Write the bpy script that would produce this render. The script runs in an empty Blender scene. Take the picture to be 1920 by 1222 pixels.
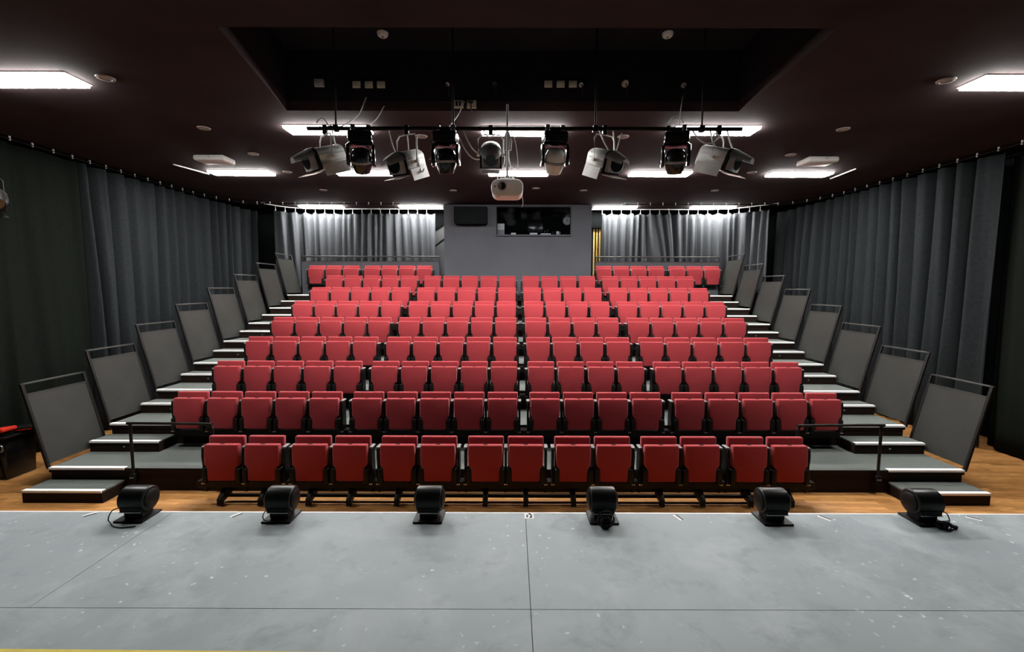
import bpy, bmesh, math, random
from mathutils import Vector, Matrix

random.seed(7)
SC = bpy.context.scene
COL = SC.collection
PI = math.pi

# ------------------------------------------------------------------ materials
def nodes_of(name):
    m = bpy.data.materials.new(name)
    m.use_nodes = True
    nt = m.node_tree
    return m, nt, nt.nodes['Principled BSDF'], nt.links.new

def mat(name, col, rough=.5, metal=0.0, spec=.2, sheen=0.0, noise=0.0, nscale=40, bump=0.0, bscale=200, coat=0.0):
    m, nt, b, L = nodes_of(name)
    b.inputs['Base Color'].default_value = (*col, 1)
    b.inputs['Roughness'].default_value = rough
    b.inputs['Metallic'].default_value = metal
    b.inputs['Specular IOR Level'].default_value = spec
    b.inputs['Sheen Weight'].default_value = sheen
    b.inputs['Sheen Roughness'].default_value = .35
    b.inputs['Coat Weight'].default_value = coat
    tc = nt.nodes.new('ShaderNodeTexCoord')
    if noise:
        n = nt.nodes.new('ShaderNodeTexNoise')
        n.inputs['Scale'].default_value = nscale
        n.inputs['Detail'].default_value = 5
        L(tc.outputs['Object'], n.inputs['Vector'])
        r = nt.nodes.new('ShaderNodeMapRange')
        r.inputs['From Min'].default_value = .3
        r.inputs['From Max'].default_value = .7
        r.inputs['To Min'].default_value = 1 - noise
        r.inputs['To Max'].default_value = 1 + noise
        L(n.outputs['Fac'], r.inputs['Value'])
        v = nt.nodes.new('ShaderNodeMix')
        v.data_type = 'RGBA'
        v.blend_type = 'MULTIPLY'
        v.inputs['Factor'].default_value = 1
        v.inputs['A'].default_value = (*col, 1)
        L(r.outputs['Result'], v.inputs['B'])
        L(v.outputs['Result'], b.inputs['Base Color'])
    if bump:
        n2 = nt.nodes.new('ShaderNodeTexNoise')
        n2.inputs['Scale'].default_value = bscale
        n2.inputs['Detail'].default_value = 3
        L(tc.outputs['Object'], n2.inputs['Vector'])
        bp = nt.nodes.new('ShaderNodeBump')
        bp.inputs['Strength'].default_value = bump
        bp.inputs['Distance'].default_value = .003
        L(n2.outputs['Fac'], bp.inputs['Height'])
        L(bp.outputs['Normal'], b.inputs['Normal'])
    return m

def emit(name, col, s):
    m, nt, b, L = nodes_of(name)
    b.inputs['Base Color'].default_value = (.8, .8, .8, 1)
    b.inputs['Emission Color'].default_value = (*col, 1)
    b.inputs['Emission Strength'].default_value = s
    return m

def glass(name):
    m = bpy.data.materials.new(name)
    m.use_nodes = True
    nt = m.node_tree
    nt.nodes.clear()
    o = nt.nodes.new('ShaderNodeOutputMaterial')
    t = nt.nodes.new('ShaderNodeBsdfTransparent')
    g = nt.nodes.new('ShaderNodeBsdfGlossy')
    g.inputs['Roughness'].default_value = .02
    mx = nt.nodes.new('ShaderNodeMixShader')
    mx.inputs[0].default_value = .008
    t.inputs['Color'].default_value = (.8, .82, .84, 1)
    nt.links.new(t.outputs[0], mx.inputs[1])
    nt.links.new(g.outputs[0], mx.inputs[2])
    nt.links.new(mx.outputs[0], o.inputs[0])
    return m

def stage_mat():
    m, nt, b, L = nodes_of('stage_paint')
    N = nt.nodes.new
    tc = N('ShaderNodeTexCoord')
    def noise(scale, detail=6, rough=.55, dist=0.0):
        n = N('ShaderNodeTexNoise')
        n.inputs['Scale'].default_value = scale
        n.inputs['Detail'].default_value = detail
        n.inputs['Roughness'].default_value = rough
        n.inputs['Distortion'].default_value = dist
        L(tc.outputs['Object'], n.inputs['Vector'])
        return n
    def ramp(src, pts):
        r = N('ShaderNodeValToRGB')
        e = r.color_ramp.elements
        e[0].position, e[0].color = pts[0][0], (*pts[0][1], 1)
        e[1].position, e[1].color = pts[-1][0], (*pts[-1][1], 1)
        for p, c in pts[1:-1]:
            x = e.new(p)
            x.color = (*c, 1)
        L(src, r.inputs['Fac'])
        return r
    def mix(a, bb, fac):
        x = N('ShaderNodeMix')
        x.data_type = 'RGBA'
        L(fac, x.inputs['Factor'])
        if isinstance(a, tuple): x.inputs['A'].default_value = (*a, 1)
        else: L(a, x.inputs['A'])
        if isinstance(bb, tuple): x.inputs['B'].default_value = (*bb, 1)
        else: L(bb, x.inputs['B'])
        return x
    big = ramp(noise(.55, 5, .55, .4).outputs['Fac'], [(.28, STAGE_LO), (.5, STAGE_MID), (.72, STAGE_HI)])
    mid = ramp(noise(2.6, 8, .66, .25).outputs['Fac'], [(.48, (0, 0, 0)), (.72, (.75, .75, .75))])
    c1 = mix(big.outputs['Color'], STAGE_SCUFF, mid.outputs['Color'])
    dk = ramp(noise(4.2, 8, .68, .3).outputs['Fac'], [(.52, (0, 0, 0)), (.72, (.5, .5, .5))])
    c2 = mix(c1.outputs['Result'], STAGE_DARK, dk.outputs['Color'])
    # white paint flecks, gathered in patches
    v = N('ShaderNodeTexVoronoi')
    v.inputs['Scale'].default_value = 14
    v.inputs['Randomness'].default_value = 1
    nd = noise(30, 3)
    vm = N('ShaderNodeVectorMath')
    vm.operation = 'MULTIPLY_ADD'
    vm.inputs[1].default_value = (.05, .05, .05)
    L(nd.outputs['Color'], vm.inputs[0])
    L(tc.outputs['Object'], vm.inputs[2])
    L(vm.outputs[0], v.inputs['Vector'])
    fl = ramp(v.outputs['Distance'], [(.05, (1, 1, 1)), (.16, (0, 0, 0))])
    pt = ramp(noise(1.1, 3).outputs['Fac'], [(.46, (0, 0, 0)), (.6, (.9, .9, .9))])
    mu = N('ShaderNodeMix')
    mu.data_type = 'RGBA'
    mu.blend_type = 'MULTIPLY'
    mu.inputs['Factor'].default_value = 1
    L(fl.outputs['Color'], mu.inputs['A'])
    L(pt.outputs['Color'], mu.inputs['B'])
    c3 = mix(c2.outputs['Result'], STAGE_FLECK, mu.outputs['Result'])
    L(c3.outputs['Result'], b.inputs['Base Color'])
    b.inputs['Roughness'].default_value = .62
    b.inputs['Specular IOR Level'].default_value = .25
    bp = N('ShaderNodeBump')
    bp.inputs['Strength'].default_value = .25
    bp.inputs['Distance'].default_value = .004
    L(noise(9, 8, .6).outputs['Fac'], bp.inputs['Height'])
    L(bp.outputs['Normal'], b.inputs['Normal'])
    return m

def parquet_mat():
    m, nt, b, L = nodes_of('parquet')
    N = nt.nodes.new
    tc = N('ShaderNodeTexCoord')
    mp = N('ShaderNodeMapping')
    mp.inputs['Rotation'].default_value = (0, 0, math.radians(2))
    L(tc.outputs['Object'], mp.inputs['Vector'])
    br = N('ShaderNodeTexBrick')
    br.offset = .5
    br.inputs['Color1'].default_value = (.53, .26, .085, 1)
    br.inputs['Color2'].default_value = (.33, .145, .040, 1)
    br.inputs['Mortar'].default_value = (.16, .06, .016, 1)
    br.inputs['Scale'].default_value = 1
    br.inputs['Mortar Size'].default_value = .0018
    br.inputs['Brick Width'].default_value = .45
    br.inputs['Row Height'].default_value = .075
    L(mp.outputs['Vector'], br.inputs['Vector'])
    n = N('ShaderNodeTexNoise')
    mp2 = N('ShaderNodeMapping')
    mp2.inputs['Scale'].default_value = (2.5, 18, 4)
    L(tc.outputs['Object'], mp2.inputs['Vector'])
    L(mp2.outputs['Vector'], n.inputs['Vector'])
    n.inputs['Scale'].default_value = 2.2
    n.inputs['Detail'].default_value = 7
    r = N('ShaderNodeMapRange')
    r.inputs['From Min'].default_value = .3
    r.inputs['From Max'].default_value = .7
    r.inputs['To Min'].default_value = .72
    r.inputs['To Max'].default_value = 1.25
    L(n.outputs['Fac'], r.inputs['Value'])
    v = N('ShaderNodeMix')
    v.data_type = 'RGBA'
    v.blend_type = 'MULTIPLY'
    v.inputs['Factor'].default_value = 1
    L(br.outputs['Color'], v.inputs['A'])
    L(r.outputs['Result'], v.inputs['B'])
    L(v.outputs['Result'], b.inputs['Base Color'])
    b.inputs['Roughness'].default_value = .42
    return m

STAGE_LO, STAGE_MID, STAGE_HI = (.235, .275, .285), (.29, .335, .35), (.345, .39, .405)
STAGE_SCUFF, STAGE_DARK, STAGE_FLECK = (.41, .45, .47), (.165, .19, .197), (.72, .76, .78)
LED = 124.0
M = dict(
    red=mat('red_fabric', (.30, .034, .041), .85, spec=.12, sheen=.42, noise=.08, nscale=60, bump=.25, bscale=500),
    black=mat('black_steel', (.008, .007, .0065), .45, spec=.15, noise=.25, nscale=12),
    brown=mat('black_brown_board', (.014, .008, .006), .6, spec=.1, noise=.2, nscale=8),
    curtain0=mat('black_serge_flat', (.0085, .0105, .0085), 1, spec=0, sheen=0, noise=.15, nscale=25),
    carpet=mat('grey_carpet', (.098, .108, .101), .95, spec=.1, noise=.22, nscale=90, bump=.5, bscale=400),
    nose=mat('pale_nosing', (.80, .79, .78), .5, noise=.06, nscale=20),
    guard=mat('guard_sheet', (.027, .0275, .025), .40, spec=.22, noise=.12, nscale=3),
    curtain=mat('black_serge', (.022, .025, .027), 1, spec=0, sheen=0, noise=.15, nscale=25),
    curtain2=mat('charcoal_serge', (.052, .056, .061), 1, spec=0, sheen=0, noise=.12, nscale=25),
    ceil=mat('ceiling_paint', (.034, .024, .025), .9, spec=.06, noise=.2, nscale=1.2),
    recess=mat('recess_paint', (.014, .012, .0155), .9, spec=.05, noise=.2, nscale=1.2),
    wall=mat('wall_black', (.008, .009, .0095), 1, spec=.02, noise=.2, nscale=2),
    booth=mat('booth_paint', (.080, .084, .096), .8, spec=.08, noise=.06, nscale=1.5),
    greywall=mat('back_wall_grey', (.13, .135, .142), .8, noise=.08, nscale=2),
    white=mat('white_plastic', (.72, .71, .69), .35, noise=.03, nscale=8),
    beige=mat('beige_plastic', (.60, .55, .45), .5, noise=.05, nscale=15),
    lantern=mat('grey_lantern', (.66, .66, .65), .45, noise=.08, nscale=12),
    gloss=mat('black_gloss', (.012, .012, .013), .18, noise=.2, nscale=10, coat=.4),
    steel=mat('bare_steel', (.55, .55, .54), .3, metal=1, noise=.1, nscale=30),
    arm=mat('armrest_grey', (.20, .19, .19), .4, noise=.05, nscale=20),
    cable=mat('grey_cable', (.72, .71, .70), .45, noise=.05, nscale=30),
    bcable=mat('black_cable', (.02, .02, .02), .5, noise=.1, nscale=30),
    lens=mat('dark_lens', (.01, .01, .014), .05, spec=.8, noise=.1, nscale=5),
    slat=mat('yellow_timber', (.62, .40, .12), .5, noise=.15, nscale=9),
    redplastic=mat('red_plastic', (.62, .035, .02), .35, noise=.05, nscale=9),
    yellow=mat('yellow_tape', (.70, .56, .10), .6, noise=.1, nscale=20),
    paper=mat('white_paper', (.82, .82, .80), .7, noise=.03, nscale=20),
    grey=mat('mid_grey', (.33, .33, .34), .6, noise=.06, nscale=10),
    wood=mat('pale_wood', (.5, .33, .17), .5, noise=.1, nscale=12),
    dullrim=mat('dull_rim', (.30, .26, .24), .6, noise=.05, nscale=20),
    led=emit('led_diffuser', (1.0, .975, .94), LED),
    stage=stage_mat(), parquet=parquet_mat(), glass=glass('window_glass'),
)

# ------------------------------------------------------------------ mesh helpers
def bm_new(): return bmesh.new()

def add_box(bm, x0, x1, y0, y1, z0, z1, bev=0.0, seg=2, mtx=None, mi=0):
    t = bmesh.new()
    bmesh.ops.create_cube(t, size=1)
    for v in t.verts:
        v.co = Vector(((x0 + x1) / 2 + v.co.x * (x1 - x0), (y0 + y1) / 2 + v.co.y * (y1 - y0), (z0 + z1) / 2 + v.co.z * (z1 - z0)))
    if bev: bmesh.ops.bevel(t, geom=t.edges[:], offset=bev, segments=seg, profile=.5, affect='EDGES')
    merge(bm, t, mtx, mi)

def merge(bm, t, mtx=None, mi=0):
    if mtx is not None: bmesh.ops.transform(t, matrix=mtx, verts=t.verts[:])
    for f in t.faces: f.material_index = mi
    me = bpy.data.meshes.new('tmp')
    t.to_mesh(me)
    t.free()
    bm.from_mesh(me)
    bpy.data.meshes.remove(me)

def add_prism(bm, pts, axis, a, b, bev=0.0, seg=2, mtx=None, mi=0):
    """outline pts (u, v) extruded along axis from a to b.  axis 'x': (y,z)  'y': (x,z)  'z': (x,y)"""
    t = bmesh.new()
    def P(u, v, w):
        return {'x': (w, u, v), 'y': (u, w, v), 'z': (u, v, w)}[axis]
    A = [t.verts.new(P(u, v, a)) for u, v in pts]
    B = [t.verts.new(P(u, v, b)) for u, v in pts]
    t.faces.new(A)
    t.faces.new(B[::-1])
    n = len(pts)
    for i in range(n): t.faces.new((A[i], B[i], B[(i + 1) % n], A[(i + 1) % n]))
    bmesh.ops.recalc_face_normals(t, faces=t.faces[:])
    if bev: bmesh.ops.bevel(t, geom=t.edges[:], offset=bev, segments=seg, profile=.5, affect='EDGES', clamp_overlap=True)
    merge(bm, t, mtx, mi)

def add_cyl(bm, p0, p1, r0, r1=None, n=20, mtx=None, mi=0):
    r1 = r0 if r1 is None else r1
    p0, p1 = Vector(p0), Vector(p1)
    d = p1 - p0
    t = bmesh.new()
    bmesh.ops.create_cone(t, cap_ends=True, segments=n, radius1=r0, radius2=r1, depth=d.length)
    q = d.to_track_quat('Z', 'Y').to_matrix().to_4x4()
    m = Matrix.Translation((p0 + p1) / 2) @ q
    bmesh.ops.transform(t, matrix=m, verts=t.verts[:])
    merge(bm, t, mtx, mi)

def smooth_path(pts, k=6):
    """Catmull-Rom through the points."""
    P = [Vector(p) for p in pts]
    if len(P) < 3: return P
    out = []
    for i in range(len(P) - 1):
        a = P[i - 1] if i else P[0] * 2 - P[1]
        b, c = P[i], P[i + 1]
        d = P[i + 2] if i + 2 < len(P) else P[-1] * 2 - P[-2]
        for j in range(k):
            t = j / k
            out.append(.5 * ((2 * b) + (c - a) * t + (2 * a - 5 * b + 4 * c - d) * t * t + (3 * b - a - 3 * c + d) * t ** 3))
    out.append(P[-1])
    return out

def add_tube(bm, pts, r, n=8, smooth=True, mtx=None, mi=0):
    P = smooth_path(pts) if smooth else [Vector(p) for p in pts]
    t = bmesh.new()
    rings = []
    up = Vector((0, 0, 1))
    for i, p in enumerate(P):
        d = (P[min(i + 1, len(P) - 1)] - P[max(i - 1, 0)]).normalized()
        a = d.cross(up)
        if a.length < .05: a = d.cross(Vector((0, 1, 0)))
        a.normalize()
        b = d.cross(a).normalized()
        rings.append([t.verts.new(p + (a * math.cos(2 * PI * k / n) + b * math.sin(2 * PI * k / n)) * r) for k in range(n)])
    for i in range(len(rings) - 1):
        for k in range(n): t.faces.new((rings[i][k], rings[i][(k + 1) % n], rings[i + 1][(k + 1) % n], rings[i + 1][k]))
    t.faces.new(rings[0][::-1])
    t.faces.new(rings[-1])
    bmesh.ops.recalc_face_normals(t, faces=t.faces[:])
    merge(bm, t, mtx, mi)

def add_lathe(bm, prof, n=28, mtx=None, mi=0):
    """prof: (r, z) points revolved about z"""
    t = bmesh.new()
    rings = []
    for r, z in prof:
        if r < 1e-5: rings.append([t.verts.new((0, 0, z))])
        else: rings.append([t.verts.new((r * math.cos(2 * PI * k / n), r * math.sin(2 * PI * k / n), z)) for k in range(n)])
    for A, B in zip(rings, rings[1:]):
        for k in range(n):
            if len(A) == 1: t.faces.new((A[0], B[k], B[(k + 1) % n]))
            elif len(B) == 1: t.faces.new((A[k], A[(k + 1) % n], B[0]))
            else: t.faces.new((A[k], A[(k + 1) % n], B[(k + 1) % n], B[k]))
    bmesh.ops.recalc_face_normals(t, faces=t.faces[:])
    merge(bm, t, mtx, mi)

def make_mesh(name, bm, mats):
    me = bpy.data.meshes.new(name)
    bm.to_mesh(me)
    bm.free()
    for m in (mats if isinstance(mats, (list, tuple)) else [mats]): me.materials.append(m)
    for p in me.polygons: p.use_smooth = True
    me.set_sharp_from_angle(angle=.65)
    return me

def obj(name, bm, mats, parent=None, loc=None):
    o = bpy.data.objects.new(name, make_mesh(name, bm, mats) if isinstance(bm, bmesh.types.BMesh) else bm)
    COL.objects.link(o)
    if parent is not None: o.parent = parent
    if loc is not None: o.location = loc
    return o

def tag(o, label, cat, group=None, kind=None):
    o['label'] = label
    o['category'] = cat
    if group: o['group'] = group
    if kind: o['kind'] = kind
    return o

def thing(name, label, cat, loc=(0, 0, 0), group=None, rz=0.0):
    o = bpy.data.objects.new(name, None)
    o.empty_display_size = .1
    COL.objects.link(o)
    o.location = loc
    o.rotation_euler = (0, 0, rz)
    return tag(o, label, cat, group)

def struct(name, bm, mats, parent=None):
    o = obj(name, bm, mats, parent)
    if parent is None: o['kind'] = 'structure'
    return o

def box_obj(name, m, parent, *a, **k):
    b = bm_new()
    add_box(b, *a, **k)
    return obj(name, b, m, parent)

def dup(root, loc, label=None, group=None, rz=None):
    r = root.copy()
    COL.objects.link(r)
    r.location = loc
    if rz is not None: r.rotation_euler = (0, 0, rz)
    if label: r['label'] = label
    if group: r['group'] = group
    for ch in list(root.children):
        c = ch.copy()
        COL.objects.link(c)
        c.parent = r
        for g in list(ch.children):
            d = g.copy()
            COL.objects.link(d)
            d.parent = c
    return r

ORD = ['', 'first', 'second', 'third', 'fourth', 'fifth', 'sixth', 'seventh', 'eighth', 'ninth', 'tenth', 'eleventh', 'twelfth',
       'thirteenth', 'fourteenth', 'fifteenth', 'sixteenth', 'seventeenth', 'eighteenth', 'nineteenth']
ROWN = ['', 'front', 'second', 'third', 'fourth', 'fifth', 'sixth', 'seventh', 'eighth', 'ninth']

# ------------------------------------------------------------------ measures
CEIL = 5.0
ROW_D, RISE = .9303, .3095
NOSE1 = 5.772                     # front edge of the first tier
nose = lambda k: NOSE1 + (k - 1) * ROW_D
ztier = lambda k: RISE * k
SX = 6.03                         # outer edge of the stairs
SI = 5.03                         # inner edge of the stairs
STAGE_Z, STAGE_Y = 1.12, 3.06
CLX, CRX = -7.6, 7.95             # side curtain planes

# ------------------------------------------------------------------ room shell
b = bm_new(); add_box(b, -8.6, 9.0, -4.2, 14.6, -.1, 0); struct('floor', b, M['parquet'])
b = bm_new(); add_box(b, -8.6, -8.3, -4.2, 14.6, 0, CEIL + .9); struct('wall_left', b, M['wall'])
b = bm_new(); add_box(b, 8.7, 9.0, -4.2, 14.6, 0, CEIL + .9); struct('wall_right', b, M['wall'])
b = bm_new(); add_box(b, -8.6, 9.0, -4.5, -4.2, 0, CEIL + .9); struct('wall_front', b, M['wall'])
b = bm_new()
add_box(b, -8.6, 9.0, 14.3, 14.6, 0, CEIL + .9)
struct('wall_back', b, M['wall'])
b = bm_new(); add_box(b, -3.2, -1.87, 14.29, 14.298, 2.4, CEIL); struct('wall_back_left', b, M['greywall'])
b = bm_new()
# ceiling with a recess over the lighting bar (the opening is slightly skewed)
RC = [(-2.55, 4.24), (2.98, 4.25), (3.04, 6.16), (-2.89, 6.16)]
X0, X1, Y0, Y1, TH = -8.6, 9.0, -4.4, 14.5, .12
O = [(X0, Y0), (X1, Y0), (X1, Y1), (X0, Y1)]
lo = [b.verts.new((x, y, CEIL)) for x, y in O]; li = [b.verts.new((x, y, CEIL)) for x, y in RC]
ho = [b.verts.new((x, y, CEIL + TH)) for x, y in O]; hi = [b.verts.new((x, y, CEIL + TH)) for x, y in RC]
for i in range(4):
    j = (i + 1) % 4
    b.faces.new((lo[i], li[i], li[j], lo[j])); b.faces.new((ho[i], ho[j], hi[j], hi[i]))
    b.faces.new((lo[i], lo[j], ho[j], ho[i])); b.faces.new((li[i], hi[i], hi[j], li[j]))
bmesh.ops.recalc_face_normals(b, faces=b.faces[:])
struct('ceiling', b, M['ceil'])
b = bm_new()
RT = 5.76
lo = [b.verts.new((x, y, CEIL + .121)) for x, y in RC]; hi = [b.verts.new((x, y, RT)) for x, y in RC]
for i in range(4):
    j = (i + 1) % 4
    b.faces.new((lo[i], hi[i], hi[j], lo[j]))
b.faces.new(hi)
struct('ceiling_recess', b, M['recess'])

# stage: painted sheets with open seams over a dark base
b = bm_new()
add_box(b, -8.2, 8.6, -4.1, STAGE_Y - .01, 0, STAGE_Z - .02, mi=1)
ys = [-4.1, -1.54, -.33, .885, 2.099, STAGE_Y - .015]
for j in range(len(ys) - 1):
    xs = [-8.2, -2.3, .175, 8.6] if j == 4 else [-8.2, .175, 8.6]
    for i in range(len(xs) - 1):
        g = .002
        add_box(b, xs[i] + g, xs[i + 1] - g, ys[j] + g, ys[j + 1] - g * (j < 4), STAGE_Z - .02, STAGE_Z)
struct('stage_floor', b, [M['stage'], M['black']])
b = bm_new(); add_box(b, -8.2, 8.6, STAGE_Y - .015, STAGE_Y, STAGE_Z - .03, STAGE_Z + .001); struct('trim_1', b, M['nose'])

# control booth: front wall with a window, side walls, dark inside
BX0, BX1, BY = -1.86, 2.305, 12.95
WX0, WX1, WZ0, WZ1 = -.365, 1.70, 4.165, 4.93
b = bm_new()
add_box(b, BX0, WX0, BY, BY + .1, 0, CEIL); add_box(b, WX1, BX1, BY, BY + .1, 0, CEIL)
add_box(b, WX0, WX1, BY, BY + .1, 0, WZ0); add_box(b, WX0, WX1, BY, BY + .1, WZ1, CEIL)
add_box(b, BX0, BX0 + .1, BY + .1, 14.3, 0, CEIL); add_box(b, BX1 - .1, BX1, BY + .1, 14.3, 0, CEIL)
struct('wall_booth', b, M['booth'])
b = bm_new(); add_box(b, BX0 + .1, BX1 - .1, 14.2, 14.3, 3.4, CEIL); struct('wall_booth_inner', b, M['wall'])
b = bm_new(); add_box(b, BX0 + .1, BX1 - .1, BY + .1, 14.2, 3.9, 4.05); struct('floor_booth', b, M['wall'])
b = bm_new()
add_box(b, WX0 - .03, WX1 + .03, BY - .07, BY + .12, WZ0 - .035, WZ0)
w = struct('window_1', b, M['booth'])
b = bm_new()
for a in ((WX0 - .02, WX0, WZ0, WZ1), (WX1, WX1 + .02, WZ0, WZ1), (WX0, WX1, WZ1, WZ1 + .02)):
    add_box(b, a[0], a[1], BY - .012, BY + .1, a[2], a[3])
obj('window_frame', b, M['black'], w)
b = bm_new(); add_prism(b, [(BY + .088, WZ0), (BY + .092, WZ0), (BY + .008, WZ1), (BY + .004, WZ1)], 'x', WX0, WX1); obj('glass_pane', b, M['glass'], w)
# things on the desk and in the booth
DZ = 4.19
b = bm_new(); add_box(b, BX0 + .12, BX1 - .12, BY + .11, BY + .75, DZ - .04, DZ)
for x in (-1.6, 2.05): add_box(b, x, x + .06, BY + .2, BY + .7, 4.05, DZ - .04)
tag(obj('control_desk', b, M['black']), 'long black control desk behind the booth window', 'desk')
t = thing('equipment_rack', 'small grey two-tier box at the end of the booth desk', 'box', (-.26, BY + .24, DZ))
box_obj('case', M['grey'], t, -.10, .10, -.08, .1, 0, .13, bev=.008)
box_obj('top_unit', M['lantern'], t, -.10, .10, -.08, .1, .135, .31, bev=.008)
for i, (x0, x1, l) in enumerate(((.03, .17, 'small white card standing on the booth desk, nearest the grey box'), (.57, .78, 'low white paper stack in the middle of the booth desk'), (.88, 1.17, 'long flat white paper pile beside the cup on the booth desk'))):
    b = bm_new(); add_box(b, x0, x1, BY + .15, BY + .3, DZ, DZ + (.05 if i < 2 else .035), bev=.003)
    tag(obj('paper_stack', b, M['paper']), l, 'paper', 'papers on the booth desk')
t = thing('mug', 'white mug at the end of the booth desk', 'mug', (1.37, BY + .24, DZ))
b = bm_new(); add_lathe(b, [(0, 0), (.04, 0), (.043, .1), (.038, .1), (.036, .01), (0, .01)]); obj('cup', b, M['white'], t)
b = bm_new(); add_tube(b, [(.04, 0, .08), (.07, 0, .075), (.072, 0, .035), (.04, 0, .025)], .006); obj('handle', b, M['white'], t)
t = thing('monitor', 'dark monitor standing on the booth desk', 'monitor', (.74, BY + .45, DZ))
box_obj('screen', M['gloss'], t, -.22, .22, -.015, .015, .1, .37, bev=.006)
box_obj('stand', M['black'], t, -.02, .02, 0, .03, .0, .12)
box_obj('base', M['black'], t, -.1, .1, -.07, .08, 0, .012)
for i, (x, y, h) in enumerate(((.98, .32, .10), (1.07, .36, .13), (1.23, .34, .07))):
    t = thing('desk_microphone', ['short silver gooseneck nearest the monitor in the booth', 'tallest silver gooseneck in the booth', 'lowest silver gooseneck beside the mug'][i], 'microphone', (x, BY + y, DZ), 'goosenecks on the booth desk')
    b = bm_new(); add_cyl(b, (0, 0, 0), (0, 0, .012), .03); obj('base', b, M['black'], t)
    b = bm_new(); add_tube(b, [(0, 0, .01), (0, -.01, h * .6), (.02, -.03, h)], .005); obj('neck', b, M['steel'], t)
    b = bm_new(); add_cyl(b, (.02, -.03, h), (.03, -.045, h + .03), .012, n=12); obj('head', b, M['steel'], t)
t = thing('wall_clock', 'round white clock on the back wall inside the booth', 'clock', (1.75, 14.2, 4.73))
b = bm_new(); add_cyl(b, (0, 0, 0), (0, -.03, 0), .13, n=40); obj('rim', b, M['grey'], t)
b = bm_new(); add_cyl(b, (0, -.03, 0), (0, -.034, 0), .115, n=40); obj('dial', b, M['paper'], t)
b = bm_new(); add_box(b, -.006, .006, -.037, -.035, -.005, .08); add_box(b, -.005, .055, -.037, -.035, -.006, .006); obj('hands', b, M['black'], t)
# black loudspeaker on the booth wall
t = thing('loudspeaker', 'wide black loudspeaker hung on the grey booth wall beside its window', 'speaker', (-1.085, BY, 4.66))
b = bm_new(); add_prism(b, [(-.46, -.19), (-.43, -.235), (.43, -.235), (.46, -.19), (.46, .24), (-.46, .24)], 'y', -.30, -.02, bev=.012); obj('cabinet', b, M['wall'], t)
box_obj('grille', M['wall'], t, -.42, .42, -.306, -.299, -.19, .21)
box_obj('bracket', M['black'], t, -.08, .08, -.03, 0, -.1, .1)

# slopes and screen seen beside the booth
b = bm_new()
add_prism(b, [(-2.75, 3.62), (-1.9, 4.28), (-1.9, 4.33), (-2.75, 3.67)], 'y', 14.26, 14.288); struct('trim_2', b, M['black'])
b = bm_new(); add_prism(b, [(-2.8, 5.0), (-2.8, 4.14), (-2.05, 4.62), (-2.05, 5.0)], 'y', 14.2, 14.288); struct('trim_3', b, M['wall'])
t = thing('timber_screen', 'upright yellow timber battens between booth and curtain', 'screen', (2.62, 14.18, 0))
for i in range(3): box_obj('batten', M['slat'], t, -.05 + i * .09, -.005 + i * .09, 0, .05, 0, 4.5)
box_obj('backing', M['wall'], t, -.2, .25, .05, .08, 2.6, 4.45)
b = bm_new(); add_box(b, 2.4, 2.85, 14.0, 14.28, 4.5, CEIL, bev=.01)
tag(obj('wall_cabinet', b, M['wall']), 'black box mounted above the yellow timber battens', 'cabinet')

# ------------------------------------------------------------------ ceiling lights
def ceiling_light(x, y, label, w=1.2, d=.31):
    t = thing('ceiling_light', label, 'ceiling light', (x, y, CEIL), 'flat LED ceiling lights')
    box_obj('frame', M['white'], t, -w / 2 - .012, w / 2 + .012, -d / 2 - .012, d / 2 + .012, -.012, 0)
    box_obj('diffuser', M['led'], t, -w / 2, w / 2, -d / 2, d / 2, -.045, -.012, bev=.006, seg=1)
for a in ((-5.36, 5.24, 'bright ceiling panel cut by the left picture edge, nearest the stage'), (5.80, 5.27, 'bright ceiling panel cut by the right picture edge, nearest the stage'),
          (-2.61, 6.83, 'bright ceiling panel above the left end of the lighting bar'), (.22, 6.87, 'bright ceiling panel above the middle of the lighting bar'), (3.02, 6.83, 'bright ceiling panel above the right end of the lighting bar'),
          (-5.38, 9.34, 'bright ceiling panel behind the left white ceiling box'), (-2.87, 9.34, 'bright ceiling panel behind the leftmost tilted grey lantern'), (.19, 9.34, 'bright ceiling panel just above the white projector'),
          (3.04, 9.36, 'bright ceiling panel seen behind the rightmost moving head'), (5.86, 9.38, 'bright ceiling panel behind the right white ceiling box'),
          (-5.40, 13.2, 'bright ceiling panel at the outer end of the left rear curtain'), (-2.56, 13.2, 'bright ceiling panel left of the grey booth wall'), (3.02, 13.25, 'bright ceiling panel right of the grey booth wall'), (5.80, 13.2, 'bright ceiling panel at the outer end of the right rear curtain')):
    ceiling_light(*a)

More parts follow.
